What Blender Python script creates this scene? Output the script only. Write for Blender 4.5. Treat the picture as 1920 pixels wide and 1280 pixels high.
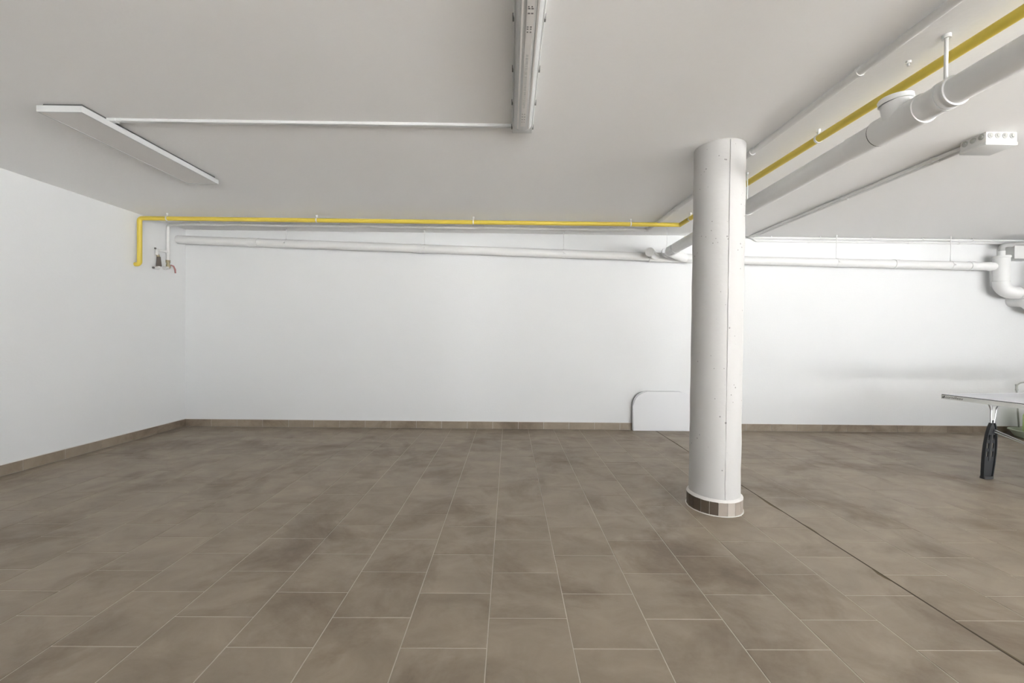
import bpy, bmesh, math, random
from mathutils import Vector, Matrix

for o in list(bpy.data.objects):
    bpy.data.objects.remove(o)
scene = bpy.context.scene
COL = scene.collection
random.seed(7)

# ------------------------------------------------------------------ camera
CAM_H = 1.303
YAW, PITCH, ROLL = math.radians(0.41), math.radians(-0.562), math.radians(0.593)
fw = Vector((math.sin(YAW) * math.cos(PITCH), math.cos(YAW) * math.cos(PITCH), math.sin(PITCH)))
r0 = Vector((math.cos(YAW), -math.sin(YAW), 0))
u0 = r0.cross(fw)
rt = r0 * math.cos(ROLL) + u0 * math.sin(ROLL)
up = u0 * math.cos(ROLL) - r0 * math.sin(ROLL)
cam_data = bpy.data.cameras.new('camera')
cam = bpy.data.objects.new('camera', cam_data)
COL.objects.link(cam)
cam_data.sensor_width = 36.0
cam_data.lens = 36.0 * 754.0 / 1920.0
cam_data.clip_start = 0.05
m = Matrix((rt, up, -fw)).transposed().to_4x4()
m.translation = Vector((0, 0, CAM_H))
cam.matrix_world = m
scene.camera = cam

# ------------------------------------------------------------------ room size
XL, XR = -4.589, 8.6
YB, YF = 5.733, -6.0
H = 2.78
# openings: a wide garden door in the right wall, a garage door behind the camera
RW = (-4.2, 0.0, 0.0, 2.45)      # y0, y1, z0, z1 in the right wall
FW = (0.0, 8.2, 0.0, 2.45)       # x0, x1, z0, z1 in the front wall

# ------------------------------------------------------------------ light
world = bpy.data.worlds.new('world')
scene.world = world
world.use_nodes = True
bg = world.node_tree.nodes['Background']
bg.inputs[0].default_value = (0.93, 0.965, 1.0, 1)
bg.inputs[1].default_value = 3.2


sun_data = bpy.data.lights.new('sun', 'SUN')
sun_data.energy = 50.0
sun_data.angle = math.radians(0.53)
sun_data.color = (1.0, 0.995, 0.985)
sun = bpy.data.objects.new('sun', sun_data)
sun.rotation_euler = Vector((0.36, -0.22, -1.0)).to_track_quat('-Z', 'Y').to_euler()
sun.location = (-6, 6, 12)
COL.objects.link(sun)


def portal(name, loc, rot, sx, sy):
    l = bpy.data.lights.new(name, 'AREA')
    l.shape = 'RECTANGLE'
    l.size, l.size_y = sx, sy
    l.cycles.is_portal = True
    o = bpy.data.objects.new(name, l)
    o.location, o.rotation_euler = loc, rot
    COL.objects.link(o)


portal('daylight_portal_right', (XR + 0.02, (RW[0] + RW[1]) / 2, (RW[2] + RW[3]) / 2),
       (0, math.pi / 2, 0), RW[3] - RW[2], RW[1] - RW[0])
portal('daylight_portal_front', ((FW[0] + FW[1]) / 2, YF - 0.02, (FW[2] + FW[3]) / 2),
       (math.pi / 2, 0, 0), FW[1] - FW[0], FW[3] - FW[2])

vs = scene.view_settings
vs.view_transform = 'Standard'
vs.look = 'None'
vs.gamma = 1.0
vs.use_curve_mapping = False
vs.exposure = 1.30


# ------------------------------------------------------------------ materials
def srgb(r, g, b):
    def c(v):
        v /= 255.0
        return v / 12.92 if v <= 0.04045 else ((v + 0.055) / 1.055) ** 2.4
    return (c(r), c(g), c(b), 1)


def mat(name, col, rough=0.5, metal=0.0, spec=0.5, bump=0.0, bscale=60.0, var=0.0, vscale=3.0):
    mt = bpy.data.materials.new(name)
    mt.use_nodes = True
    nt = mt.node_tree
    b = nt.nodes['Principled BSDF']
    b.inputs['Base Color'].default_value = col
    b.inputs['Roughness'].default_value = rough
    b.inputs['Metallic'].default_value = metal
    b.inputs['Specular IOR Level'].default_value = spec
    geo = nt.nodes.new('ShaderNodeNewGeometry')
    if var > 0:
        n = nt.nodes.new('ShaderNodeTexNoise')
        n.inputs['Scale'].default_value = vscale
        n.inputs['Detail'].default_value = 5
        nt.links.new(geo.outputs['Position'], n.inputs['Vector'])
        mx = nt.nodes.new('ShaderNodeMix')
        mx.data_type = 'RGBA'
        mx.inputs[6].default_value = [c * (1 - var) for c in col[:3]] + [1]
        mx.inputs[7].default_value = [min(1, c * (1 + var)) for c in col[:3]] + [1]
        nt.links.new(n.outputs['Fac'], mx.inputs[0])
        nt.links.new(mx.outputs[2], b.inputs['Base Color'])
    if bump > 0:
        n2 = nt.nodes.new('ShaderNodeTexNoise')
        n2.inputs['Scale'].default_value = bscale
        n2.inputs['Detail'].default_value = 4
        nt.links.new(geo.outputs['Position'], n2.inputs['Vector'])
        bp = nt.nodes.new('ShaderNodeBump')
        bp.inputs['Strength'].default_value = bump
        bp.inputs['Distance'].default_value = 0.01
        nt.links.new(n2.outputs['Fac'], bp.inputs['Height'])
        nt.links.new(bp.outputs['Normal'], b.inputs['Normal'])
    return mt


M = {}
M['wall'] = mat('white_wall_paint', (0.745, 0.75, 0.75, 1), 0.85, spec=0.2, bump=0.12, bscale=45, var=0.015, vscale=1.2)
M['ceiling'] = mat('white_ceiling_paint', (0.90, 0.893, 0.882, 1), 0.9, spec=0.15, bump=0.10, bscale=40, var=0.015, vscale=0.8)
M['grout'] = mat('pale_grout', (0.55, 0.50, 0.43, 1), 0.9, spec=0.2, var=0.08, vscale=8)
M['mortar'] = mat('white_mortar', (0.72, 0.70, 0.67, 1), 0.9, spec=0.2, bump=0.2, bscale=80)
M['joint'] = mat('dark_sealant', (0.075, 0.060, 0.040, 1), 0.8, spec=0.2)
M['stain'] = mat('joint_dirt', (0.155, 0.122, 0.075, 1), 0.8, spec=0.2)
M['pvc'] = mat('white_plastic_pipe', (0.74, 0.74, 0.73, 1), 0.38, spec=0.4, bump=0.02, bscale=8)
M['painted_pipe'] = mat('white_painted_pipe', (0.74, 0.735, 0.72, 1), 0.5, spec=0.4)
M['yellow'] = mat('yellow_gas_paint', (0.70, 0.54, 0.075, 1), 0.42, spec=0.45, var=0.06, vscale=2)
M['galv'] = mat('white_hanger_steel', (0.74, 0.74, 0.73, 1), 0.45, spec=0.5)
M['lamp_white'] = mat('white_lamp_enamel', (0.60, 0.605, 0.60, 1), 0.4, spec=0.45)
M['diffuser'] = mat('opal_diffuser', (0.72, 0.70, 0.68, 1), 0.55, spec=0.3)
M['darkgap'] = mat('shadow_gap_plastic', (0.10, 0.10, 0.095, 1), 0.7)
M['clip_grey'] = mat('dark_grey_clip', (0.16, 0.155, 0.15, 1), 0.5)
M['box'] = mat('white_junction_plastic', (0.66, 0.66, 0.645, 1), 0.45, spec=0.4)
M['grommet'] = mat('pale_grey_rubber', (0.40, 0.40, 0.38, 1), 0.6)
M['conduit'] = mat('white_conduit_plastic', (0.75, 0.75, 0.735, 1), 0.4, spec=0.4)
M['greypipe'] = mat('grey_plastic_hose', (0.42, 0.42, 0.41, 1), 0.45)
M['brass'] = mat('tarnished_brass', (0.40, 0.34, 0.22, 1), 0.4, metal=0.6)
M['sleeve'] = mat('grey_brown_sleeve', (0.12, 0.10, 0.085, 1), 0.7, bump=0.2, bscale=90)
M['red'] = mat('red_lever_plastic', (0.45, 0.20, 0.19, 1), 0.45)
M['tabletop'] = mat('pale_blue_grey_tabletop', (0.66, 0.67, 0.735, 1), 0.22, spec=0.5)
M['apron'] = mat('light_grey_table_frame', (0.74, 0.75, 0.73, 1), 0.4, spec=0.5)
M['black'] = mat('black_plastic', (0.028, 0.030, 0.033, 1), 0.42, spec=0.5, bump=0.05, bscale=120)
M['ink'] = mat('dark_lettering', (0.06, 0.06, 0.06, 1), 0.5)
M['silver'] = mat('brushed_aluminium', (0.62, 0.63, 0.64, 1), 0.3, metal=0.85)
M['netgrey'] = mat('dark_net_fabric', (0.05, 0.06, 0.08, 1), 0.8)
M['basin'] = mat('pale_sage_plastic', (0.46, 0.52, 0.40, 1), 0.45)
M['lime'] = mat('lime_green_plastic', (0.52, 0.64, 0.26, 1), 0.4)
M['rodgrey'] = mat('grey_wire', (0.46, 0.47, 0.45, 1), 0.4, metal=0.3)
M['board'] = mat('white_board', (0.72, 0.725, 0.735, 1), 0.6, spec=0.3)
M['concrete'] = mat('pale_outdoor_concrete', (0.50, 0.50, 0.50, 1), 0.9, var=0.1, vscale=1.5)


def floor_mat():
    mt = bpy.data.materials.new('brown_stone_tile')
    mt.use_nodes = True
    nt = mt.node_tree
    L = nt.links
    b = nt.nodes['Principled BSDF']
    geo = nt.nodes.new('ShaderNodeNewGeometry')
    oi = nt.nodes.new('ShaderNodeObjectInfo')

    def noise(scale, detail, vec, rough=0.55, dist=0.0):
        n = nt.nodes.new('ShaderNodeTexNoise')
        n.inputs['Scale'].default_value = scale
        n.inputs['Detail'].default_value = detail
        n.inputs['Roughness'].default_value = rough
        n.inputs['Distortion'].default_value = dist
        L.new(vec, n.inputs['Vector'])
        return n.outputs['Fac']

    def ramp(fac, a, bb):
        r = nt.nodes.new('ShaderNodeMapRange')
        r.inputs[1].default_value, r.inputs[2].default_value = a, bb
        L.new(fac, r.inputs[0])
        return r.outputs[0]

    def mix(fac, a, bb):
        mx = nt.nodes.new('ShaderNodeMix')
        mx.data_type = 'RGBA'
        for s, v in ((0, fac), (6, a), (7, bb)):
            if hasattr(v, 'is_output'):
                L.new(v, mx.inputs[s])
            else:
                mx.inputs[s].default_value = v
        return mx.outputs[2]

    mp = nt.nodes.new('ShaderNodeMapping')
    mp.inputs['Scale'].default_value = (1.0, 1.35, 1.0)
    L.new(geo.outputs['Position'], mp.inputs['Vector'])
    add = nt.nodes.new('ShaderNodeVectorMath')
    add.operation = 'ADD'
    cmb = nt.nodes.new('ShaderNodeCombineXYZ')
    mul = nt.nodes.new('ShaderNodeMath')
    mul.operation = 'MULTIPLY'
    mul.inputs[1].default_value = 37.0
    L.new(oi.outputs['Random'], mul.inputs[0])
    L.new(mul.outputs[0], cmb.inputs['X'])
    L.new(mp.outputs[0], add.inputs[0])
    L.new(cmb.outputs[0], add.inputs[1])
    v_tile, v_world = add.outputs[0], geo.outputs['Position']
    base_a, base_b = (0.225, 0.180, 0.131, 1), (0.358, 0.297, 0.226, 1)
    c = mix(ramp(noise(3.2, 7, v_tile, 0.62, 0.6), 0.30, 0.70), base_a, base_b)
    c = mix(ramp(oi.outputs['Random'], 0.0, 3.5), c, (0.36, 0.31, 0.25, 1))
    # brown stains that run over several tiles, and a few darker blotches
    st = ramp(noise(1.35, 6, v_world, 0.62, 0.5), 0.50, 0.66)
    st2 = nt.nodes.new('ShaderNodeMath')
    st2.operation = 'MULTIPLY'
    st2.inputs[1].default_value = 0.62
    L.new(st, st2.inputs[0])
    c = mix(st2.outputs[0], c, (0.105, 0.066, 0.034, 1))
    fine = ramp(noise(46, 4, v_tile, 0.6), 0.2, 0.8)
    f2 = nt.nodes.new('ShaderNodeMath')
    f2.operation = 'MULTIPLY'
    f2.inputs[1].default_value = 0.13
    L.new(fine, f2.inputs[0])
    c = mix(f2.outputs[0], c, (0.38, 0.335, 0.28, 1))
    L.new(c, b.inputs['Base Color'])
    rr = nt.nodes.new('ShaderNodeMapRange')
    rr.inputs[3].default_value, rr.inputs[4].default_value = 0.38, 0.52
    L.new(noise(4.0, 5, v_world), rr.inputs[0])
    L.new(rr.outputs[0], b.inputs['Roughness'])
    b.inputs['Specular IOR Level'].default_value = 0.35
    bp = nt.nodes.new('ShaderNodeBump')
    bp.inputs['Strength'].default_value = 0.10
    bp.inputs['Distance'].default_value = 0.004
    L.new(noise(26, 5, v_tile), bp.inputs['Height'])
    L.new(bp.outputs['Normal'], b.inputs['Normal'])
    return mt


M['tile'] = floor_mat()
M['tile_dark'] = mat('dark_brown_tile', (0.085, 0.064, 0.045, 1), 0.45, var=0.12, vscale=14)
M['tile_mid'] = mat('beige_brown_tile', (0.34, 0.29, 0.245, 1), 0.45, var=0.10, vscale=14)
M['tile_pale'] = mat('pale_beige_tile', (0.44, 0.39, 0.34, 1), 0.45, var=0.08, vscale=14)


def column_mat():
    mt = mat('white_painted_concrete', (0.53, 0.520, 0.505, 1), 0.7, spec=0.3)
    nt = mt.node_tree
    L = nt.links
    b = nt.nodes['Principled BSDF']
    geo = nt.nodes.new('ShaderNodeNewGeometry')
    vo = nt.nodes.new('ShaderNodeTexVoronoi')
    vo.inputs['Scale'].default_value = 21
    L.new(geo.outputs['Position'], vo.inputs['Vector'])
    n = nt.nodes.new('ShaderNodeTexNoise')
    n.inputs['Scale'].default_value = 5
    L.new(geo.outputs['Position'], n.inputs['Vector'])
    # pits: small dots, only where the noise allows them
    gt = nt.nodes.new('ShaderNodeMapRange')
    gt.inputs[1].default_value, gt.inputs[2].default_value = 0.40, 0.70
    gt.inputs[3].default_value, gt.inputs[4].default_value = 0.03, 0.17
    L.new(n.outputs['Fac'], gt.inputs[0])
    lt = nt.nodes.new('ShaderNodeMath')
    lt.operation = 'LESS_THAN'
    L.new(vo.outputs['Distance'], lt.inputs[0])
    L.new(gt.outputs[0], lt.inputs[1])
    mx = nt.nodes.new('ShaderNodeMix')
    mx.data_type = 'RGBA'
    mx.inputs[6].default_value = (0.53, 0.520, 0.505, 1)
    mx.inputs[7].default_value = (0.27, 0.26, 0.25, 1)
    L.new(lt.outputs[0], mx.inputs[0])
    L.new(mx.outputs[2], b.inputs['Base Color'])
    n3 = nt.nodes.new('ShaderNodeTexNoise')
    n3.inputs['Scale'].default_value = 28
    n3.inputs['Detail'].default_value = 5
    L.new(geo.outputs['Position'], n3.inputs['Vector'])
    sub = nt.nodes.new('ShaderNodeMath')
    sub.operation = 'SUBTRACT'
    L.new(n3.outputs['Fac'], sub.inputs[0])
    L.new(lt.outputs[0], sub.inputs[1])
    bp = nt.nodes.new('ShaderNodeBump')
    bp.inputs['Strength'].default_value = 0.22
    bp.inputs['Distance'].default_value = 0.006
    L.new(sub.outputs[0], bp.inputs['Height'])
    L.new(bp.outputs['Normal'], b.inputs['Normal'])
    return mt


M['column'] = column_mat()


# ------------------------------------------------------------------ mesh helpers
def link(name, bm, material, parent=None, smooth=False):
    bmesh.ops.recalc_face_normals(bm, faces=bm.faces)
    me = bpy.data.meshes.new(name)
    bm.to_mesh(me)
    bm.free()
    me.materials.append(M[material])
    if smooth:
        for p in me.polygons:
            p.use_smooth = True
        me.set_sharp_from_angle(angle=math.radians(40))
    o = bpy.data.objects.new(name, me)
    COL.objects.link(o)
    if parent:
        o.parent = parent
    return o


def box_into(bm, x0, x1, y0, y1, z0, z1, bevel=0.0, segs=2, mtx=None):
    ret = bmesh.ops.create_cube(bm, size=1.0)
    vs_ = ret['verts']
    for v in vs_:
        v.co = Vector((x0 + (v.co.x + .5) * (x1 - x0), y0 + (v.co.y + .5) * (y1 - y0), z0 + (v.co.z + .5) * (z1 - z0)))
    if bevel > 0:
        es = list({e for v in vs_ for e in v.link_edges})
        r = bmesh.ops.bevel(bm, geom=es, offset=bevel, segments=segs, affect='EDGES', profile=0.5)
        vs_ = list({v for f in r['faces'] for v in f.verts} | {v for v in vs_ if v.is_valid})
    if mtx is not None:
        bmesh.ops.transform(bm, matrix=mtx, verts=[v for v in vs_ if v.is_valid])


def box(name, material, x0, x1, y0, y1, z0, z1, parent=None, bevel=0.0, segs=2):
    bm = bmesh.new()
    box_into(bm, x0, x1, y0, y1, z0, z1, bevel, segs)
    return link(name, bm, material, parent, smooth=bevel > 0 and segs > 1)


def fillet(pts, rad, n=8):
    pts = [Vector(p) for p in pts]
    out = [pts[0]]
    for i in range(1, len(pts) - 1):
        a, b, c = pts[i - 1], pts[i], pts[i + 1]
        d1, d2 = (a - b).normalized(), (c - b).normalized()
        ang = d1.angle(d2)
        if ang > math.pi - 0.02 or rad <= 0:
            out.append(b)
            continue
        t = min(rad / math.tan(ang / 2), (a - b).length * .49, (c - b).length * .49)
        rr = t * math.tan(ang / 2)
        ctr = b + (d1 + d2).normalized() * (rr / math.sin(ang / 2))
        p1, p2 = b + d1 * t, b + d2 * t
        e1, e2 = p1 - ctr, p2 - ctr
        tot = e1.angle(e2)
        for k in range(n + 1):
            s = k / n
            out.append(ctr + (e1 * math.sin((1 - s) * tot) + e2 * math.sin(s * tot)) / math.sin(tot))
    out.append(pts[-1])
    return out


def sweep_into(bm, pts, rad, seg=20, caps=True):
    """pipe of radius rad (number or list) along pts"""
    pts = [Vector(p) for p in pts]
    n = len(pts)
    tang = []
    for i in range(n):
        ia, ib = i - 1, i + 1
        while ia >= 0 and (pts[ia] - pts[i]).length < 1e-6:
            ia -= 1
        while ib < n and (pts[ib] - pts[i]).length < 1e-6:
            ib += 1
        t = Vector((0, 0, 0))
        if ia >= 0:
            t += (pts[i] - pts[ia]).normalized()
        if ib < n:
            t += (pts[ib] - pts[i]).normalized()
        tang.append(t.normalized())
    ref = Vector((0, 0, 1)) if abs(tang[0].z) < 0.9 else Vector((0, 1, 0))
    nrm = tang[0].cross(ref).normalized()
    rings = []
    for i in range(n):
        if i:
            q = tang[i - 1].rotation_difference(tang[i])
            nrm = q @ nrm
        nrm = (nrm - tang[i] * nrm.dot(tang[i])).normalized()
        bi = tang[i].cross(nrm)
        r = rad[i] if isinstance(rad, (list, tuple)) else rad
        rings.append([bm.verts.new(pts[i] + (nrm * math.cos(2 * math.pi * k / seg) + bi * math.sin(2 * math.pi * k / seg)) * r)
                      for k in range(seg)])
    for a, b in zip(rings, rings[1:]):
        for k in range(seg):
            bm.faces.new((a[k], a[(k + 1) % seg], b[(k + 1) % seg], b[k]))
    if caps:
        bm.faces.new(rings[0][::-1])
        bm.faces.new(rings[-1])


def pipe(name, material, pts, rad, parent=None, bend=0.0, seg=20, n=8):
    bm = bmesh.new()
    if bend > 0 and not isinstance(rad, (list, tuple)):
        pts = fillet(pts, bend, n)
    sweep_into(bm, pts, rad, seg)
    return link(name, bm, material, parent, smooth=True)


def collar(name, material, a, b, r, parent=None, lip=0.004, seg=24):
    """a socket / sleeve around a pipe, with rolled ends"""
    a, b = Vector(a), Vector(b)
    d = (b - a).normalized()
    w = min(0.012, (b - a).length * .2)
    bm = bmesh.new()
    sweep_into(bm, [a, a, a + d * w, a + d * (w * 1.6), b - d * (w * 1.6), b - d * w, b, b],
               [r - lip * 2, r + lip, r + lip * 1.4, r, r, r + lip * 1.4, r + lip, r - lip * 2], seg)
    return link(name, bm, material, parent, smooth=True)


def ring_into(bm, ctr, axis, r_in, r_out, width, seg=24):
    """flat band (pipe clamp)"""
    axis = Vector(axis).normalized()
    ref = Vector((0, 0, 1)) if abs(axis.z) < .9 else Vector((0, 1, 0))
    n1 = axis.cross(ref).normalized()
    n2 = axis.cross(n1)
    ctr = Vector(ctr)
    loops = []
    for (r, o) in ((r_in, -width / 2), (r_out, -width / 2), (r_out, width / 2), (r_in, width / 2)):
        loops.append([bm.verts.new(ctr + axis * o + (n1 * math.cos(2 * math.pi * k / seg) + n2 * math.sin(2 * math.pi * k / seg)) * r)
                      for k in range(seg)])
    for i in range(4):
        a, b = loops[i], loops[(i + 1) % 4]
        for k in range(seg):
            bm.faces.new((a[k], a[(k + 1) % seg], b[(k + 1) % seg], b[k]))


def clamp(name, parent, ctr, axis, r, top_z, rod_r=0.005, width=0.022, material='galv', ear=True):
    """pipe clamp: band, hanger rod up to the ceiling, bolt ear"""
    bm = bmesh.new()
    ring_into(bm, ctr, axis, r - 0.001, r + 0.004, width)
    c = Vector(ctr)
    ax = Vector(axis).normalized()
    if ear:
        side = ax.cross(Vector((0, 0, 1))).normalized()
        for s in (-1, 1):
            p = c + side * s * (r + 0.012)
            box_into(bm, p.x - .012, p.x + .012, p.y - .012, p.y + .012, p.z - .007, p.z + .007)
    o = link(name, bm, material, parent, smooth=True)
    bm = bmesh.new()
    sweep_into(bm, [c + Vector((0, 0, r)), Vector((c.x, c.y, top_z - .018)), Vector((c.x, c.y, top_z - .018)), Vector((c.x, c.y, top_z))],
               [rod_r, rod_r, rod_r * 2.2, rod_r * 2.2], 10)
    link('hanger_rod', bm, 'galv', o, smooth=True)
    return o


def prism(name, material, outline, axis_o, ex, ey, ez, depth, parent=None, bevel=0.0):
    """polygon outline [(a,b)] in plane (ex,ey) extruded by depth along ez"""
    bm = bmesh.new()
    o, ex, ey, ez = Vector(axis_o), Vector(ex), Vector(ey), Vector(ez)
    f = [bm.verts.new(o + ex * a + ey * b) for a, b in outline]
    g = [bm.verts.new(o + ex * a + ey * b + ez * depth) for a, b in outline]
    bm.faces.new(f[::-1])
    bm.faces.new(g)
    n = len(f)
    for i in range(n):
        bm.faces.new((f[i], f[(i + 1) % n], g[(i + 1) % n], g[i]))
    if bevel:
        bmesh.ops.bevel(bm, geom=list(bm.edges), offset=bevel, segments=2, affect='EDGES')
    return link(name, bm, material, parent, smooth=bool(bevel))


def curve_mesh(name, splines, depth, material, parent, mtx, bevel=0.0):
    """filled 2D curve with holes, extruded, turned into a mesh"""
    cu = bpy.data.curves.new(name, 'CURVE')
    cu.dimensions = '2D'
    cu.fill_mode = 'BOTH'
    cu.extrude = depth / 2
    cu.bevel_depth = bevel
    for s in splines:
        sp = cu.splines.new('POLY')
        sp.points.add(len(s) - 1)
        for p, (a, b) in zip(sp.points, s):
            p.co = (a, b, 0, 1)
        sp.use_cyclic_u = True
    t = bpy.data.objects.new(name, cu)
    COL.objects.link(t)
    dg = bpy.context.evaluated_depsgraph_get()
    me = bpy.data.meshes.new_from_object(t.evaluated_get(dg))
    bpy.data.objects.remove(t)
    me.transform(mtx)
    me.materials.clear()
    me.materials.append(M[material])
    o = bpy.data.objects.new(name, me)
    COL.objects.link(o)
    o.parent = parent
    return o


def text_mesh(name, body, size, shear, depth, material, parent, mtx, squash=1.0):
    cu = bpy.data.curves.new(name, 'FONT')
    cu.body = body
    cu.size = size
    cu.shear = shear
    cu.extrude = depth
    cu.space_character = 1.02
    t = bpy.data.objects.new(name, cu)
    COL.objects.link(t)
    dg = bpy.context.evaluated_depsgraph_get()
    me = bpy.data.meshes.new_from_object(t.evaluated_get(dg))
    bpy.data.objects.remove(t)
    me.transform(Matrix.Diagonal((squash, 1, 1, 1)))
    me.transform(mtx)
    me.materials.clear()
    me.materials.append(M[material])
    o = bpy.data.objects.new(name, me)
    COL.objects.link(o)
    o.parent = parent
    return o


def thing(name, label, cat, loc=(0, 0, 0), group=None):
    o = bpy.data.objects.new(name, None)
    o.empty_display_size = 0.1
    COL.objects.link(o)
    o['label'], o['category'] = label, cat
    if group:
        o['group'] = group
    return o


def tag(o, label, cat, group=None):
    o['label'], o['category'] = label, cat
    if group:
        o['group'] = group
    return o


def struct(o, label=None):
    o['kind'] = 'structure'
    if label:
        o['label'] = label
    return o


# ------------------------------------------------------------------ room shell
T = 0.25
struct(box('ceiling', 'ceiling', XL - T, XR + T, YF - T, YB + T, H, H + T), 'plain white plastered ceiling above the tiled floor')
struct(box('wall_left', 'wall', XL - T, XL, YF - T, YB + T, 0, H), 'plain white wall with the yellow pipe drop')
struct(box('wall_back', 'wall', XL, XR + T, YB, YB + T, 0, H), 'long white wall behind the round column')


def wall_with_opening(name, plane, label):
    bm = bmesh.new()
    if plane == 'x':
        y0, y1, z0, z1 = RW
        for (a, b, c, d) in ((YF - T, y0, 0, H), (y1, YB, 0, H), (y0, y1, z1, H)):
            box_into(bm, XR, XR + T, a, b, c, d)
    else:
        x0, x1, z0, z1 = FW
        for (a, b, c, d) in ((XL, x0, 0, H), (x1, XR, 0, H), (x0, x1, z1, H)):
            box_into(bm, a, b, YF - T, YF, c, d)
    return struct(link(name, bm, 'wall'), label)


wall_with_opening('wall_right', 'x', 'white wall with a wide garden opening')
wall_with_opening('wall_front', 'y', 'white wall with an open garage doorway')
struct(box('ground_outside', 'concrete', -30, 40, -32, 38, -0.4, -0.06), 'pale concrete yard outside the openings')

# floor: slab with grout on top, tiles as pieces
TS, TX0, TY0 = 0.363, -0.080, 1.856       # tile module, a long joint line, a cross joint of the even courses
GAP = 0.0045
floor = struct(box('floor', 'grout', XL, XR, YF, YB, -0.06, -0.0016), 'brown stone tile floor laid in half-offset courses')


def project(x, y, z):
    d = Vector((x, y, z - CAM_H))
    w = d.dot(fw)
    return (960 + 754 * d.dot(rt) / w, 640 - 754 * d.dot(up) / w, w)


def tile_bm(bm, x0, x1, y0, y1, z1=0.0, ch=0.0012, th=0.007):
    z0 = z1 - th
    lo = [bm.verts.new((x, y, z0)) for x, y in ((x0, y0), (x1, y0), (x1, y1), (x0, y1))]
    mi = [bm.verts.new((x, y, z1 - ch)) for x, y in ((x0, y0), (x1, y0), (x1, y1), (x0, y1))]
    hi = [bm.verts.new((x, y, z1)) for x, y in ((x0 + ch, y0 + ch), (x1 - ch, y0 + ch), (x1 - ch, y1 - ch), (x0 + ch, y1 - ch))]
    bm.faces.new(hi)
    for a, b in ((lo, mi), (mi, hi)):
        for k in range(4):
            bm.faces.new((a[k], a[(k + 1) % 4], b[(k + 1) % 4], b[k]))


tiles = []
c0 = math.floor((XL - TX0) / TS)
c1 = math.ceil((XR - TX0) / TS)
EXPJ = 6                                   # the dark expansion joint runs along this line
CX, CY, CR = 1.618, 3.128, 0.182           # column
for c in range(c0, c1):
    off = 0.0 if c % 2 == 0 else 0.5
    for rr in range(-24, 14):
        x0, x1 = TX0 + c * TS, TX0 + (c + 1) * TS
        y0, y1 = TY0 + (rr + off) * TS, TY0 + (rr + off + 1) * TS
        gl = gr = GAP / 2
        if c == EXPJ:
            gl = 0.005
        if c == EXPJ - 1:
            gr = 0.005
        full = True
        X0, X1 = max(x0 + gl, XL + .004), min(x1 - gr, XR - .004)
        Y0, Y1 = max(y0 + GAP / 2, YF + .004), min(y1 - GAP / 2, YB - .004)
        if X1 - X0 < .01 or Y1 - Y0 < .01:
            continue
        full = abs((X1 - X0) - (TS - GAP)) < 1e-6 and abs((Y1 - Y0) - (TS - GAP)) < 1e-6
        area = 0.0
        if Y1 > 0.9:
            q = [project(a, b, 0) for a, b in ((X0, max(Y0, .6)), (X1, max(Y0, .6)), (X1, Y1), (X0, Y1))]
            q = [(min(max(px, 0), 1920), min(max(py, 0), 1280)) for px, py, w in q]
            area = abs(sum(q[i][0] * q[(i + 1) % 4][1] - q[(i + 1) % 4][0] * q[i][1] for i in range(4))) / 2
        tiles.append((area, X0, X1, Y0, Y1, full))
tiles.sort(reverse=True)
tile_me = None
rest = bmesh.new()
for i, (area, X0, X1, Y0, Y1, full) in enumerate(tiles):
    if i < 300:
        cx, cy = (X0 + X1) / 2, (Y0 + Y1) / 2
        if full and tile_me:
            o = bpy.data.objects.new('floor_tile', tile_me)
            COL.objects.link(o)
            o.parent = floor
        else:
            bm = bmesh.new()
            tile_bm(bm, X0 - cx, X1 - cx, Y0 - cy, Y1 - cy)
            o = link('floor_tile', bm, 'tile', floor)
            if full:
                tile_me = o.data
        o.location = (cx, cy, random.uniform(-0.0004, 0.0002))
    else:
        tile_bm(rest, X0, X1, Y0, Y1)
o = link('floor_tiles_beyond', rest, 'tile', floor)
o['kind'] = 'stuff'

# expansion joint: dark sealant strip with dirt gathered along it
ex = TX0 + EXPJ * TS
box('expansion_joint', 'joint', ex - 0.0048, ex + 0.0048, YF + .01, YB - .012, -0.004, -0.0006, floor)
bm = bmesh.new()
rs = random.Random(3)
y = 0.9
while y < YB - .3:
    ln = rs.uniform(.12, .5)
    side = rs.choice((-1, 1))
    w = rs.uniform(.008, .02)
    k = 7
    top = [bm.verts.new((ex + side * (.005 + w * math.sin(math.pi * i / k) * rs.uniform(.7, 1)), y + ln * i / k, .00025)) for i in range(k + 1)]
    bot = [bm.verts.new((ex + side * .0046, y + ln * i / k, .00025)) for i in range(k + 1)]
    for i in range(k):
        bm.faces.new((bot[i], bot[i + 1], top[i + 1], top[i]))
    y += ln + rs.uniform(.05, .4)
link('joint_dirt', bm, 'stain', floor)['kind'] = 'stuff'

# tile baseboards
BH, BT = 0.100, 0.011


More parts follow.
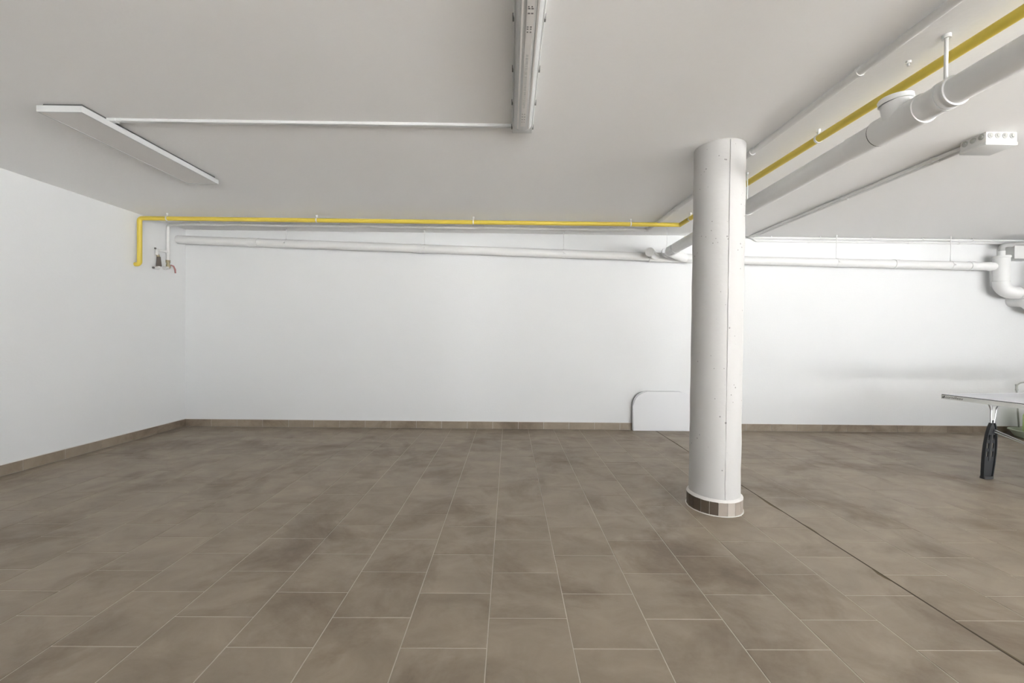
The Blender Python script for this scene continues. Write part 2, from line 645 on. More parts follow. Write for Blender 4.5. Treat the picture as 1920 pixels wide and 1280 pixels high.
def baseboard(name, label, horizontal, a0, a1, fixed):
    e = bpy.data.objects.new(name, None)
    COL.objects.link(e)
    struct(e, label)
    a = a0
    k = 0
    me = None
    rs2 = random.Random(hash(label) % 97)
    bmg = bmesh.new()
    if horizontal:
        box_into(bmg, a0, a1, fixed - BT + .003, fixed, 0, BH - .002)
        box_into(bmg, a0, a1, fixed - BT * .8, fixed, BH - .002, BH + .006)
    else:
        box_into(bmg, fixed, fixed + BT - .003, a0, a1, 0, BH - .002)
        box_into(bmg, fixed, fixed + BT * .8, a0, a1, BH - .002, BH + .006)
    link('grout_bed', bmg, 'mortar', e)
    while a < a1 - .02:
        b = min(a + TS - .003, a1)
        L_ = b - a
        bm = bmesh.new()
        if horizontal:
            box_into(bm, -L_ / 2, L_ / 2, -BT, 0, .0015, BH, 0.0012, 1)
            o = link('baseboard_tile', bm, 'tile', e)
            o.location = ((a + b) / 2, fixed - rs2.uniform(0, .001), 0)
        else:
            box_into(bm, 0, BT, -L_ / 2, L_ / 2, .0015, BH, 0.0012, 1)
            o = link('baseboard_tile', bm, 'tile', e)
            o.location = (fixed + rs2.uniform(0, .001), (a + b) / 2, 0)
        a += TS
    return e


baseboard('baseboard_back', 'brown tile skirting along the long white back wall', True, XL + BT + .002, XR - .02, YB)
baseboard('baseboard_left', 'brown tile skirting along the white left wall', False, YF + .02, YB - .001, XL)

# ------------------------------------------------------------------ column
colm = thing('column', 'round white painted concrete column with a brown tile base ring', 'column')
bm = bmesh.new()
seg = 72
prof = [(CR, 0.0)] + [(CR + 0.0012 * math.sin(i * 1.7) - 0.001 * (i % 3 == 0), H * i / 26) for i in range(1, 26)] + [(CR, H)]
rings = []
for r_, z in prof:
    ring = []
    for k in range(seg):
        a = 2 * math.pi * k / seg
        rr_ = r_ + 0.0012 * math.sin(3 * a + z * 1.3)
        ring.append(bm.verts.new((CX + rr_ * math.cos(a), CY + rr_ * math.sin(a), z)))
    rings.append(ring)
for a, b in zip(rings, rings[1:]):
    for k in range(seg):
        bm.faces.new((a[k], a[(k + 1) % seg], b[(k + 1) % seg], b[k]))
link('shaft', bm, 'column', colm, smooth=True)
# formwork seam: a thin raised, slightly ragged ridge
bm = bmesh.new()
sa = math.radians(-94)
rs3 = random.Random(5)
prev = None
for i in range(61):
    z = 0.12 + (H - 0.13) * i / 60
    da = rs3.uniform(-.0035, .0035)
    w, hgt = rs3.uniform(.010, .018), rs3.uniform(.0025, .0055)
    cur = []
    for s, hh in ((-w, -.002), (0, hgt), (w, -.002)):
        a = sa + da + s
        cur.append(bm.verts.new((CX + (CR + hh) * math.cos(a), CY + (CR + hh) * math.sin(a), z)))
    if prev:
        for k in range(2):
            bm.faces.new((prev[k], prev[k + 1], cur[k + 1], cur[k]))
    prev = cur
link('formwork_seam', bm, 'column', colm)
# base ring
NB = 20
RB = 0.199
bm = bmesh.new()
ring_into(bm, (CX, CY, 0.050), (0, 0, 1), CR - .004, RB - .003, 0.100, 60)
link('grout_bed', bm, 'mortar', colm)
tones = {}
for k in range(NB):
    a0, a1 = 2 * math.pi * (k + .02) / NB, 2 * math.pi * (k + .98) / NB
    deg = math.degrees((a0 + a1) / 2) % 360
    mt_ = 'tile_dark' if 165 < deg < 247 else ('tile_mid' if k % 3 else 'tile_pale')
    pts = [(RB * math.cos(a0), RB * math.sin(a0)), (RB * math.cos(a1), RB * math.sin(a1)),
           ((RB - .009) * math.cos(a1), (RB - .009) * math.sin(a1)), ((RB - .009) * math.cos(a0), (RB - .009) * math.sin(a0))]
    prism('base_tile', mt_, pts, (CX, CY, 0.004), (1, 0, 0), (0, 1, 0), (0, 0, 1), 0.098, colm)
bm = bmesh.new()
lo, mi, hi = [], [], []
for k in range(60):
    a = 2 * math.pi * k / 60
    for lst, r_, z in ((lo, RB + .001, .102), (mi, RB - .001, .109), (hi, CR - .002, .122)):
        rj = r_ + rs3.uniform(-.0012, .0012)
        lst.append(bm.verts.new((CX + rj * math.cos(a), CY + rj * math.sin(a), z + rs3.uniform(-.001, .001))))
for a, b in ((lo, mi), (mi, hi)):
    for k in range(60):
        bm.faces.new((a[k], a[(k + 1) % 60], b[(k + 1) % 60], b[k]))
link('mortar_cap', bm, 'mortar', colm, smooth=True)
bm = bmesh.new()
ring_into(bm, (CX, CY, 0.002), (0, 0, 1), RB - .004, RB + .006, 0.006, 60)
link('foot_joint', bm, 'mortar', colm)

# ------------------------------------------------------------------ LED panel lamp
PX0, PX1, PY0, PY1 = -3.046, -2.757, 2.614, 3.830
lp = thing('panel_light', 'flat rectangular white panel lamp on the ceiling, switched off', 'lamp')
box('mounting_plate', 'darkgap', PX0 + .02, PX1 - .02, PY0 + .02, PY1 - .02, H - .022, H, lp)  # dark plate colour carries the shade of the gap above the lamp
bm = bmesh.new()
for a in (((PX0, PX0 + .012), (PY0, PY1)), ((PX1 - .012, PX1), (PY0, PY1)), ((PX0 + .012, PX1 - .012), (PY0, PY0 + .012)), ((PX0 + .012, PX1 - .012), (PY1 - .012, PY1))):
    box_into(bm, a[0][0], a[0][1], a[1][0], a[1][1], H - .060, H - .020)
link('frame', bm, 'lamp_white', lp)
box('diffuser', 'diffuser', PX0 + .012, PX1 - .012, PY0 + .012, PY1 - .012, H - .0585, H - .024, lp)

# ------------------------------------------------------------------ batten lamp
BX0, BX1, BY0, BY1 = 0.004, 0.148, 1.42, 2.855
bl = thing('batten_light', 'long narrow batten lamp with a rounded clear plastic cover on the ceiling', 'lamp')
xc = (BX0 + BX1) / 2
tray = [(BX0 + .006, 0), (BX0, -.020), (BX0 + .004, -.034), (BX1 - .004, -.034), (BX1, -.020), (BX1 - .006, 0)]
prism('tray', 'lamp_white', tray, (0, BY0, H), (1, 0, 0), (0, 0, 1), (0, 1, 0), BY1 - BY0, bl)
cov = []
for k in range(15):
    a = math.pi * k / 14
    ca, sa_ = math.cos(a), math.sin(a)
    sgn = 1 if ca >= 0 else -1
    cov.append((xc + .060 * sgn * abs(ca) ** .55, -.034 - .058 * sa_ ** .7))
cov = [(xc + .060, -.032)] + cov[1:-1] + [(xc - .060, -.032)]
prism('cover', 'lamp_white', cov, (0, BY0 + .03, H), (1, 0, 0), (0, 0, 1), (0, 1, 0), 2.695 - BY0 - .03, bl, bevel=0.0)
cap = [(xc + (a - xc) * .80, b * .92) for a, b in cov]
prism('end_cap', 'lamp_white', cap, (0, 2.69, H), (1, 0, 0), (0, 0, 1), (0, 1, 0), .036, bl)
for s in (-1, 1):
    prism('cover_rib', 'diffuser', [(xc + s * .034 - .004, -.088), (xc + s * .034 + .004, -.088), (xc + s * .034 + .004, -.0925), (xc + s * .034 - .004, -.0925)],
          (0, BY0 + .04, H), (1, 0, 0), (0, 0, 1), (0, 1, 0), 2.68 - BY0 - .04, bl)
strip = box('led_strip', 'diffuser', xc - .016, xc + .016, BY0 + .05, 2.65, H - .0945, H - .090, bl)
bm = bmesh.new()
for k in range(40):
    y = 1.98 + k * .0115
    box_into(bm, xc - .008, xc + .004, y, y + .004, H - .0953, H - .0944)
link('led_marks', bm, 'grommet', strip)['kind'] = 'stuff'
bm = bmesh.new()
for (y, w) in ((1.69, .012), (1.70, .02), (1.725, .02), (1.80, .014), (1.812, .014), (1.83, .014), (2.50, .01), (2.53, .014), (2.56, .012), (2.59, .01)):
    for s in (-.011, .003):
        box_into(bm, xc + s, xc + s + w * .5, y, y + .006, H - .0955, H - .0944)
link('printed_marks', bm, 'clip_grey', strip)['kind'] = 'stuff'
for y in (1.55, 1.84, 2.19, 2.50, 2.79):
    for s, x in ((-1, BX0), (1, BX1)):
        box('clip', 'clip_grey', x - .004, x + .004, y - .009, y + .009, H - .036, H - .010, bl)

# cable trunking between the two lamps
tr = thing('cable_trunking', 'thin white cable trunking strip between the two ceiling lamps', 'trunking')
prism('channel', 'lamp_white', [(-.014, 0), (-.014, -.014), (-.011, -.018), (.011, -.018), (.014, -.014), (.014, 0)],
      (PX1 - .012, 2.809, H), (0, 1, 0), (0, 0, 1), (1, 0, 0), BX0 - PX1 + .018, tr)
box('end_sleeve', 'lamp_white', PX1 - .03, PX1 + .04, 2.79, 2.828, H - .0215, H, tr, .003)

# ------------------------------------------------------------------ yellow gas pipe
gp = thing('gas_pipe', 'yellow painted gas pipe running under the ceiling and down the left wall', 'pipe')
gz = H - .064
gx = XL + .052
gpath = [(XL - .02, 4.968, 2.152), (gx, 4.968, 2.152), (gx, 4.968, gz), (2.095, 4.968, gz), (2.125, 3.9, gz), (2.178, 1.66, gz), (2.215, 0.1, gz), (2.25, YF - .05, gz)]
bm = bmesh.new()
a = fillet(gpath[:3] + [(1.0, 4.968, gz)], .035, 6)
sweep_into(bm, a[:-1] + [Vector(gpath[3])] , .0255, 20)
link('wall_run', bm, 'yellow', gp, smooth=True)
pipe('ceiling_run', 'yellow', gpath[3:], .0255, gp)
bm = bmesh.new()
bmesh.ops.create_uvsphere(bm, u_segments=16, v_segments=10, radius=.0275)
bmesh.ops.translate(bm, vec=Vector(gpath[3]), verts=bm.verts)
link('corner_weld', bm, 'yellow', gp, smooth=True)
for x in (-4.20, -2.376, -.455, 1.485):
    clamp('pipe_clip', gp, (x, 4.968, gz), (1, 0, 0), .0255, H, rod_r=.006, width=.014, ear=False)
for y, x in ((4.70, 2.103), (2.815, 2.150), (0.9, 2.197)):
    clamp('pipe_clip', gp, (x, y, gz), (0, 1, 0), .0255, H, rod_r=.006, width=.014, ear=False)

# ------------------------------------------------------------------ white water pipe with valve
wp = thing('water_pipe', 'thin white painted water pipe clipped to the ceiling, ending in a valve', 'pipe')
wz = H - .030
wx = XL + .030
wpath = [(wx, 5.405, 2.265), (wx, 5.405, wz), (wx + .25, 5.345, wz), (1.815, 5.345, wz), (1.832, 4.9, wz), (1.876, 1.70, wz), (1.91, YF - .05, wz)]
bm = bmesh.new()
sweep_into(bm, fillet(wpath[:4], .03, 6), .0185, 16)
link('wall_run', bm, 'painted_pipe', wp, smooth=True)
pipe('ceiling_run', 'painted_pipe', wpath[3:], .0215, wp)
collar('elbow', 'painted_pipe', (1.785, 5.345, wz), (1.842, 5.345, wz), .023, wp, .002)
for x in (-4.1, -3.55, -2.25, -.35, 1.33):
    bm = bmesh.new()
    ring_into(bm, (x, 5.345, wz), (1, 0, 0), .018, .0225, .013, 16)
    box_into(bm, x - .006, x + .006, 5.345 - .006, 5.345 + .006, wz + .018, H)
    link('pipe_clip', bm, 'painted_pipe', wp, smooth=True)
for y in (4.46, 3.099, 2.165, 1.2):
    x = 1.832 + (4.9 - y) * .01375
    bm = bmesh.new()
    ring_into(bm, (x, y, wz), (0, 1, 0), .021, .0262, .016, 16)
    box_into(bm, x - .008, x + .008, y - .008, y + .008, wz + .02, H)
    link('pipe_clip', bm, 'painted_pipe', wp, smooth=True)
# side arm, sleeve, valve
pipe('side_arm', 'painted_pipe', [(wx, 5.405, 2.392), (wx, 5.235, 2.388), (wx, 5.235, 2.32)], .0165, wp, bend=.02, seg=14)
collar('tee', 'painted_pipe', (wx, 5.405, 2.36), (wx, 5.405, 2.425), .021, wp, .002, 16)
bm = bmesh.new()
bmesh.ops.create_uvsphere(bm, u_segments=12, v_segments=8, radius=.012)
bmesh.ops.translate(bm, vec=Vector((wx, 5.212, 2.402)), verts=bm.verts)
link('plug', bm, 'clip_grey', wp, smooth=True)
pipe('neck', 'brass', [(wx, 5.242, 2.345), (wx, 5.250, 2.325), (wx, 5.256, 2.302)], [.010, .016, .019], wp, seg=14)
pipe('sleeve', 'sleeve', [(wx + .004, 5.257, 2.302), (wx + .004, 5.259, 2.25), (wx + .004, 5.262, 2.180)], [.020, .023, .029], wp, seg=16)
pipe('outlet', 'painted_pipe', [(wx, 5.262, 2.182), (wx, 5.262, 2.155), (wx, 5.19, 2.150)], .019, wp, bend=.02, seg=14)
pipe('outlet_ring', 'clip_grey', [(wx, 5.195, 2.150), (wx, 5.178, 2.149)], .013, wp, seg=14)
collar('union_nut', 'brass', (wx, 5.405, 2.255), (wx, 5.405, 2.285), .024, wp, .002, 12)
pipe('valve_body', 'brass', [(wx, 5.405, 2.26), (wx, 5.407, 2.235), (wx, 5.409, 2.215), (wx, 5.411, 2.195), (wx, 5.412, 2.175)], [.018, .019, .026, .024, .016], wp, seg=14)
pipe('valve_outlet', 'box', [(wx, 5.41, 2.19), (wx, 5.375, 2.178), (wx, 5.345, 2.172)], [.019, .021, .026], wp, seg=14)
pipe('lever_handle', 'red', [(wx + .028, 5.420, 2.222), (wx + .034, 5.452, 2.215), (wx + .034, 5.478, 2.175), (wx + .034, 5.484, 2.125)], [.008, .009, .010, .008], wp, bend=.015, seg=10)

# ------------------------------------------------------------------ grey-white drain pipes
dp = thing('drain_pipe', 'thick white plastic drain pipes along the wall and ceiling with trap', 'pipe')
R1, R2, DY = 0.057, 0.064, 5.60


def dz(x):
    return 2.604 - (x + 4.526) * (2.604 - 2.437) / (2.3 + 4.526) if x < 2.3 else 2.437 - (x - 2.3) * .013 - min(1, (x - 2.3)) * .012


def dpt(x):
    return (x, DY, dz(x))


xs = [XL - .02, -3.0, -1.26, .74, 2.3, 3.3, 4.56, 5.4, 6.70]
pipe('wall_run', 'pvc', [dpt(x) for x in xs], R1, dp, seg=28)
for x0, x1 in ((-3.62, -3.48), (-1.34, -1.235), (5.36, 5.43), (6.42, 6.50)):
    collar('socket', 'pvc', dpt(x0), dpt(x1), R1 + .004, dp, .002, 28)
for x in (-3.10, -1.19, .745, 4.56, 6.17):
    clamp('pipe_clamp', dp, dpt(x), (1, 0, -.02), R1, H, rod_r=.0045, width=.024)
# branch under the ceiling
bxx = 2.090


def bz(y):
    return 2.452 + (5.3 - y) * .0105


bpts = [(2.42, DY - .01, dz(2.42)), (2.09, 5.27, bz(5.27)), (bxx, 3.6, bz(3.6)), (bxx, 2.0, bz(2.0)), (bxx + .02, YF - .05, bz(YF))]
pipe('branch_run', 'pvc', fillet(bpts[:2] + [bpts[2]], .10, 8)[:-1] + bpts[2:], R2, dp, seg=32)
collar('wye_body', 'pvc', (1.93, DY, dz(1.93)), (2.52, DY, dz(2.52)), R1 + .006, dp, .002, 28)
collar('branch_socket', 'pvc', (bxx + .012, 5.20, bz(5.2)), (bxx, 5.05, bz(5.05)), R2 + .004, dp, .002, 28)
pipe('cleanout_stub', 'pvc', [(2.05, DY, dz(2.05)), (1.93, 5.47, dz(1.93) + .01), (1.875, 5.38, dz(1.87) + .015)], [.05, .052, .052], dp, bend=.04, seg=24)
collar('cleanout_cap', 'pvc', (1.890, 5.405, dz(1.87) + .014), (1.862, 5.36, dz(1.87) + .016), .055, dp, .003, 24)
# sockets, inspection tee on the branch
collar('socket', 'pvc', (bxx, 2.46, bz(2.46)), (bxx, 2.27, bz(2.27)), R2 + .003, dp, .001, 32)
collar('tee_body', 'pvc', (bxx, 2.28, bz(2.28)), (bxx, 2.03, bz(2.03)), R2 + .010, dp, .001, 32)
collar('socket', 'pvc', (bxx, 2.03, bz(2.03)), (bxx, 1.925, bz(1.925)), R2 + .004, dp, .001, 32)
collar('socket', 'pvc', (bxx, 1.925, bz(1.925)), (bxx, 1.885, bz(1.885)), R2 + .006, dp, .002, 32)
bm = bmesh.new()
ring_into(bm, (bxx, 2.283, bz(2.283)), (0, 1, 0), R2, R2 + .009, .006, 32)
link('seal_ring', bm, 'darkgap', dp, smooth=True)
tz = bz(2.17)
pipe('inspection_stub', 'pvc', [(bxx - .005, 2.16, tz), (bxx - .025, 2.16, tz + .105)], .066, dp, seg=28)
pipe('inspection_cap', 'pvc', [(bxx - .024, 2.16, tz + .098), (bxx - .024, 2.16, tz + .100), (bxx - .028, 2.16, tz + .122), (bxx - .028, 2.16, tz + .124)], [.066, .074, .074, .070], dp, seg=28)
clamp('pipe_clamp', dp, (bxx, 1.935, bz(1.935)), (0, 1, 0), R2 + .005, H, rod_r=.008, width=.016, ear=False, material='pvc')
clamp('pipe_clamp', dp, (bxx - .01, 5.33, bz(5.33)), (0, 1, 0), R2 + .001, H, rod_r=.004, width=.02, ear=False)
clamp('pipe_clamp', dp, (bxx, 3.55, bz(3.55)), (0, 1, 0), R2, H, rod_r=.004, width=.02, ear=False)
clamp('pipe_clamp', dp, (bxx, .4, bz(.4)), (0, 1, 0), R2, H, rod_r=.008, width=.03, ear=False)
# trap at the end of the wall run
tx, ty = 6.84, 5.56
trap = pipe('trap', 'pvc', [(tx, ty, 2.500), (tx, ty, 1.990), (tx + .55, ty - .13, 2.00), (tx + .55, ty - .13, 2.40)], .084, dp, bend=.15, seg=28)
pipe('trap_cap', 'pvc', [(tx, ty, 2.478), (tx, ty, 2.480), (tx, ty, 2.505), (tx, ty, 2.507)], [.084, .090, .090, .086], trap, seg=28)
collar('socket', 'pvc', (tx, ty, 2.165), (tx, ty, 2.145), .086, trap, .002, 28)
collar('socket', 'pvc', (tx + .19, ty - .045, 1.993), (tx + .24, ty - .057, 1.994), .087, trap, .002, 28)
pipe('trap_inlet', 'pvc', [dpt(6.58), dpt(6.72), (tx, ty, dz(6.7) - .01)], [R1, R1 + .004, .05], trap, seg=24)
pipe('lower_elbow', 'pvc', [(tx + .36, YB + .02, 1.90), (tx + .36, ty + .0, 1.88), (tx + .40, ty - .04, 1.80), (tx + .9, ty - .10, 1.74)], .080, dp, bend=.10, seg=28)
pipe('vent_hose', 'greypipe', [(tx, ty, 2.50), (tx, ty, 2.655), (tx + .9, ty - .06, 2.715)], .032, dp, bend=.05, seg=18)
collar('vent_socket', 'pvc', (tx, ty, 2.50), (tx, ty, 2.575), .036, dp, .001, 20)

# ------------------------------------------------------------------ junction box and its conduits
jb = thing('junction_box', 'white junction box with round cable knockouts on the ceiling', 'junction box')
JX0, JX1, JY0, JY1, JZ = 3.325, 3.552, 2.806, 2.975, H - .092
box('body', 'box', JX0 + .003, JX1 - .003, JY0 + .003, JY1 - .003, JZ + .022, H, jb, .004)
box('lid', 'box', JX0, JX1, JY0, JY1, JZ, JZ + .024, jb, .004)


def grommet(p, axis, parent):
    p, ax = Vector(p), Vector(axis)
    g = pipe('knockout', 'grommet', [p - ax * .002, p + ax * .004, p + ax * .004, p + ax * .008], [.021, .019, .012, .009], parent, seg=18)
    return g


for k in range(4):
    grommet((JX0 + .033 + k * .0515, JY0 + .003, H - .026), (0, -1, 0), jb)
for k in range(3):
    grommet((JX0 + .003, JY0 + .030 + k * .052, H - .026), (-1, 0, 0), jb)


def conduit(label, x, yc, zwall, zceil, rad):
    t = thing('cable_conduit', label, 'conduit', group=None)
    pipe('ceiling_run', 'conduit', [(x, JY1 + .001, zceil), (x, yc, zceil), (x + .05, yc, zwall), (XR, yc, zwall)], rad, t, bend=.05, seg=14)
    for y in (3.22, 4.1, 5.0):
        bm = bmesh.new()
        ring_into(bm, (x, y, zceil), (0, 1, 0), rad - .001, rad + .004, .016, 14)
        box_into(bm, x - .008, x + .008, y - .008, y + .008, zceil + rad * .8, H)
        link('clip', bm, 'conduit', t, smooth=True)
    return t


ca_ = conduit('upper white cable conduit leaving the junction box, turning along the wall top', JX0 + .055, 5.690, H - .028, H - .020, .0145)
cb_ = conduit('lower white cable conduit leaving the junction box, following the back wall', JX0 + .115, 5.714, H - .066, H - .020, .0125)
for i, x in enumerate((3.70, 4.40, 5.13, 5.86, 6.58)):
    bm = bmesh.new()
    ring_into(bm, (x, 5.690, H - .028), (1, 0, 0), .0135, .019, .016, 14)
    box_into(bm, x - .008, x + .008, 5.684, 5.696, H - .014, H)
    link('clip', bm, 'conduit', ca_, smooth=True)
    x2 = x + .55
    bm = bmesh.new()
    ring_into(bm, (x2, 5.714, H - .066), (1, 0, 0), .0115, .0165, .014, 14)
    box_into(bm, x2 - .008, x2 + .008, 5.714, YB, H - .072, H - .060)
    link('clip', bm, 'conduit', cb_, smooth=True)

# wall box beside the trap
wb = thing('wall_box', 'small white box on the wall top beside the drain trap', 'box')
box('body', 'box', 6.98, 7.34, YB - .20, YB, 2.47, 2.64, wb, .006)
box('cover', 'box', 6.975, 7.345, YB - .213, YB - .198, 2.465, 2.645, wb, .004)

# small unused ceiling anchor between the pipes
an = thing('ceiling_anchor', 'tiny white unused anchor plug in the ceiling beside the yellow pipe', 'anchor')
pipe('plug', 'galv', [(2.09, 2.12, H), (2.09, 2.12, H - .012)], .012, an, seg=12)
pipe('stem', 'galv', [(2.09, 2.12, H - .012), (2.09, 2.12, H - .026)], .006, an, seg=10)

# ------------------------------------------------------------------ white board against the wall
wbd = thing('white_board', 'low white board with rounded corners standing against the back wall', 'board')
out = []
W0, W1, HB, RC = 1.76, 2.62, .56, .20
for (cx, cz, s0) in ((W1 - RC, HB - RC, 0), (W0 + RC, HB - RC, 90)):
    for k in range(9):
        a = math.radians(s0 + 90 * k / 8)
        out.append((cx + RC * math.cos(a), cz + RC * math.sin(a)))
out += [(W0, 0.0), (W1, 0.0)]
prism('panel', 'board', out, (0, YB - BT - .058, 0.001), (1, 0, 0), (0, 0, 1), (0, 1, 0), .046, wbd, bevel=.012)
box('back_batten', 'board', W0 + .1, W1 - .1, YB - BT - .014, YB - BT + .0005, .03, .09, wbd)

# ------------------------------------------------------------------ table tennis table
ta = math.radians(8.0)
tu = Vector((math.sin(ta), -math.cos(ta), 0))     # along the end edge, towards the camera
tv = Vector((math.cos(ta), math.sin(ta), 0))      # along the table
tz_ = Vector((0, 0, 1))
TC = Vector((4.541, 4.183, 0))
tb = thing('tennis_table', 'pale grey table tennis table with black slotted feet', 'table')
TW, TL, TH = 1.525, 2.74, 0.760
TM = Matrix((tu, tv, tz_)).transposed().to_4x4()
TM.translation = TC


def tbox(name, material, u0_, u1_, v0, v1, z0, z1, parent=tb, bevel=0.0):
    bm = bmesh.new()
    box_into(bm, u0_, u1_, v0, v1, z0, z1, bevel, 2)
    bmesh.ops.transform(bm, matrix=TM, verts=bm.verts)
    return link(name, bm, material, parent, smooth=bevel > 0)


def tpipe(name, material, pts, rad, parent=tb, bend=0.0, seg=12):
    return pipe(name, material, [TM @ Vector(p) for p in pts], rad, parent, bend, seg)


for v0, v1 in ((0.0, TL / 2 - .004), (TL / 2 + .004, TL)):
    top = tbox('table_top', 'tabletop', .004, TW - .004, v0 + .004, v1 - .004, TH - .010, TH, bevel=.002)
    tbox('edge_seam', 'ink', .002, TW - .002, v0 + .002, v1 - .002, TH - .013, TH - .005, top)
    for (a, b) in ((.004, .024), (TW - .024, TW - .004), (TW / 2 - .0015, TW / 2 + .0015)):
        tbox('white_line', 'board', a, b, v0 + .004, v1 - .004, TH, TH + .0006, top)
    e0 = v0 + .004 if v0 == 0 else v1 - .024
    tbox('white_line', 'board', .024, TW - .024, e0, e0 + .02, TH, TH + .0006, top)
    fr = tbox('apron', 'apron', 0, TW, v0, v0 + .028, TH - .052, TH - .010)
    tbox('apron', 'apron', 0, TW, v1 - .028, v1, TH - .052, TH - .010)
    for u in (0, TW - .028):
        tbox('apron', 'apron', u, u + .028, v0 + .028, v1 - .028, TH - .052, TH - .010)

# maker's lettering on the end apron
tm = Matrix((tu, tz_, -tv)).transposed().to_4x4()
tm.translation = TC + tv * -.0006 + tu * .034 + tz_ * (TH - .040)
text_mesh('lettering', 'cornilleau', .036, .25, .0005, 'ink', tb, tm, squash=1.0)
for (a, w, hh) in ((.008, .010, .019), (.018, .014, .026)):
    pts = [(a, 0), (a + w * .55, 0), (a + w * 1.15, hh), (a + w * .75, hh), (a + w * .25, hh * .62)]
    prism('emblem_blade', 'ink', pts, TC + tv * -.001 + tz_ * (TH - .042), tu, tz_, tv, .0012, tb)


def blade_foot(u, v, sgn, inward):
    """black slotted blade standing on the floor, aluminium fork above it"""
    pl = [(-.054, 0), (-.060, .06), (-.066, .14), (-.069, .24), (-.066, .33), (-.056, .42), (-.040, .49), (-.020, .535), (-.010, .548), (-.010, .56)]
    prof = pl + [(-a * (.9 if z < .1 else 1), z) for a, z in reversed(pl)]

    def slot(cx, cz, w, hgt):
        return [(cx - w / 2, cz - hgt / 2), (cx + w / 2, cz - hgt / 2), (cx + w / 2, cz + hgt / 2), (cx - w / 2, cz + hgt / 2)]
    holes = [slot(s * .029, z, .021, .052) for s in (-1, 1) for z in (.235, .315, .395)]
    lean = .055 * inward
    bmtx = Matrix.Translation(TC + tu * u + tv * (v - lean))
    # local x -> v, y -> up (leaning), z -> u
    upv = (tz_ * .56 + tv * lean).normalized()
    rot = Matrix((tv, upv, tu)).transposed().to_4x4()
    ft = curve_mesh('foot', [prof] + holes, .009, 'black', tb, bmtx @ rot, 0.0)
    for s in (-1, 1):
        prism('rim', 'black', [(s * a, b) for a, b in pl[:-2]] + [(s * (a + .010), b) for a, b in reversed(pl[:-2])],
              TC + tu * (u - .013) + tv * (v - lean), tv, upv, tu, .026, ft)
    def loc(a, b, c):
        return TC + tu * (u + c) + tv * (v - lean + a) + upv * b
    prism('rib', 'ink', [(-.010, .17), (.010, .17), (.010, .42), (-.010, .42)], TC + tu * (u + .004) + tv * (v - lean), tv, upv, tu, .006, ft)
    prism('bolt_hole', 'ink', [(.010 * math.cos(k * math.pi / 5), .472 + .016 * math.sin(k * math.pi / 5)) for k in range(10)],
          TC + tu * (u + .004) + tv * (v - lean), tv, upv, tu, .002, ft)
    prism('pad', 'ink', [(-.050, .0), (.046, .0), (.046, .022), (-.050, .022)], TC + tu * (u - .021) + tv * (v - lean), tv, upv, tu, .042, ft)
    for s in (-1, 1):
        pts = [loc(s * .015, .535, 0), loc(s * .024, .60, 0), loc(s * .030, .665, 0), loc(s * .066, .722, 0)]
        pipe('fork_rail', 'silver', fillet(pts, .05, 5), .0075, tb, seg=10)
    web = [(-.018, .52), (.018, .52), (.018, .70), (-.018, .70)]
    prism('fork_plate', 'apron', web, TC + tu * (u - .004) + tv * (v - lean), tv, upv, tu, .006, tb)
    return ft


for v, s in ((.055, 1), (TL - .055, -1)):
    for u in (.375, TW - .375):
        blade_foot(u, v, 1, s)
    tbox('cross_beam', 'apron', .10, TW - .10, v + s * .06 - .02, v + s * .06 + .02, TH - .052, TH - .014)
# struts from the feet down to the wheeled centre frame
for v, s in ((.05, 1), (TL - .05, -1)):
    for u in (.375, TW - .375):
        for d in (0, .022):
            tpipe('strut', 'silver', [(u + .02, v, .47 - d), (u + .03, v + s * 1.0, .10 - d * .3)], .0055)
for v in (TL / 2 - .30, TL / 2 + .30):
    tbox('wheel_beam', 'apron', .25, TW - .25, v - .018, v + .018, .075, .115)
    for u in (.25, TW - .25):
        c = TM @ Vector((u, v, .075))
        bm = bmesh.new()
        ring_into(bm, c, tu, .030, .075, .035, 24)
        link('wheel', bm, 'black', tb, smooth=True)
for u in (.3, TW - .3):
    for s in (-1, 1):
        tpipe('centre_brace', 'silver', [(u, TL / 2 + s * .30, .10), (u, TL / 2 + s * .10, TH - .06)], .011)
net = tbox('net', 'netgrey', -.12, TW + .12, TL / 2 - .002, TL / 2 + .002, TH + .01, TH + .1525)
tbox('net_tape', 'board', -.12, TW + .12, TL / 2 - .004, TL / 2 + .004, TH + .142, TH + .1545, net)
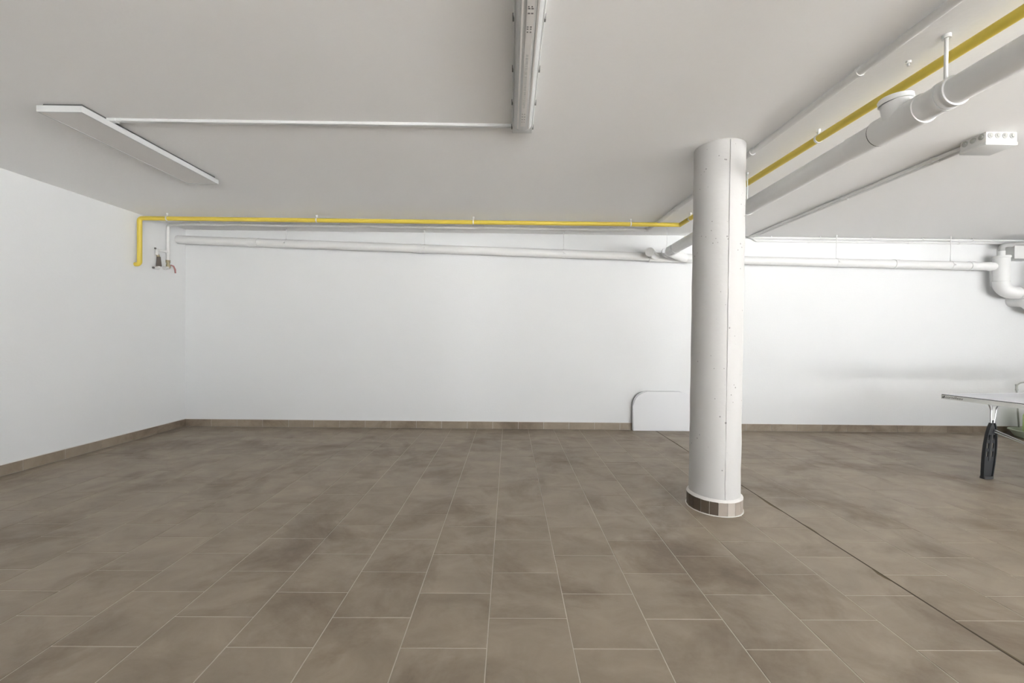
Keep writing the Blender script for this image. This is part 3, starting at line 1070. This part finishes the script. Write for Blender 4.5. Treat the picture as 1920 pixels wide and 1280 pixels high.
for u in (-.135, TW + .12):
    tbox('net_post', 'black', u, u + .015, TL / 2 - .015, TL / 2 + .015, TH - .04, TH + .156)

# ------------------------------------------------------------------ basin, green canister and wire stand by the wall
ba = thing('basin', 'pale sage plastic basin on the floor against the skirting', 'basin')
bcx, bcy = 7.25, 5.42
bm = bmesh.new()
pr = [(.24, .004), (.255, .012), (.305, .095), (.325, .100), (.325, .107), (.298, .107), (.245, .020), (.02, .016)]
rings = []
for r_, z in pr:
    rings.append([bm.verts.new((bcx + r_ * math.cos(2 * math.pi * k / 40), bcy + .78 * r_ * math.sin(2 * math.pi * k / 40), z)) for k in range(40)])
for a, b in zip(rings, rings[1:]):
    for k in range(40):
        bm.faces.new((a[k], a[(k + 1) % 40], b[(k + 1) % 40], b[k]))
bm.faces.new(rings[0][::-1])
bm.faces.new(rings[-1])
link('bowl', bm, 'basin', ba, smooth=True)

gc = thing('canister', 'lime green plastic canister standing in the sage basin', 'canister')
bm = bmesh.new()
sweep_into(bm, [(7.20, 5.39, .020), (7.20, 5.39, .030), (7.20, 5.39, .30), (7.20, 5.39, .345), (7.20, 5.39, .37), (7.20, 5.39, .42)],
           [.135, .142, .142, .126, .06, .055], 28)
link('body', bm, 'lime', gc, smooth=True)
pipe('cap', 'lime', [(7.20, 5.39, .418), (7.20, 5.39, .450)], .062, gc, seg=20)

st = thing('wire_stand', 'grey bent wire stand rising out of the sage basin', 'stand')
pipe('left_upright', 'rodgrey', [(7.225, 5.628, .112), (7.205, 5.630, .35), (7.185, 5.632, .70)], .010, st, seg=10)
collar('joint', 'rodgrey', (7.189, 5.632, .63), (7.185, 5.632, .715), .013, st, .002, 12)
pipe('handle_bow', 'rodgrey', [(7.185, 5.632, .70), (7.24, 5.632, .735), (7.34, 5.632, .750), (7.44, 5.632, .735), (7.50, 5.632, .70)], .008, st, bend=.05, seg=10)
pipe('right_upright', 'rodgrey', [(7.50, 5.632, .70), (7.48, 5.630, .35), (7.46, 5.628, .112)], .010, st, seg=10)
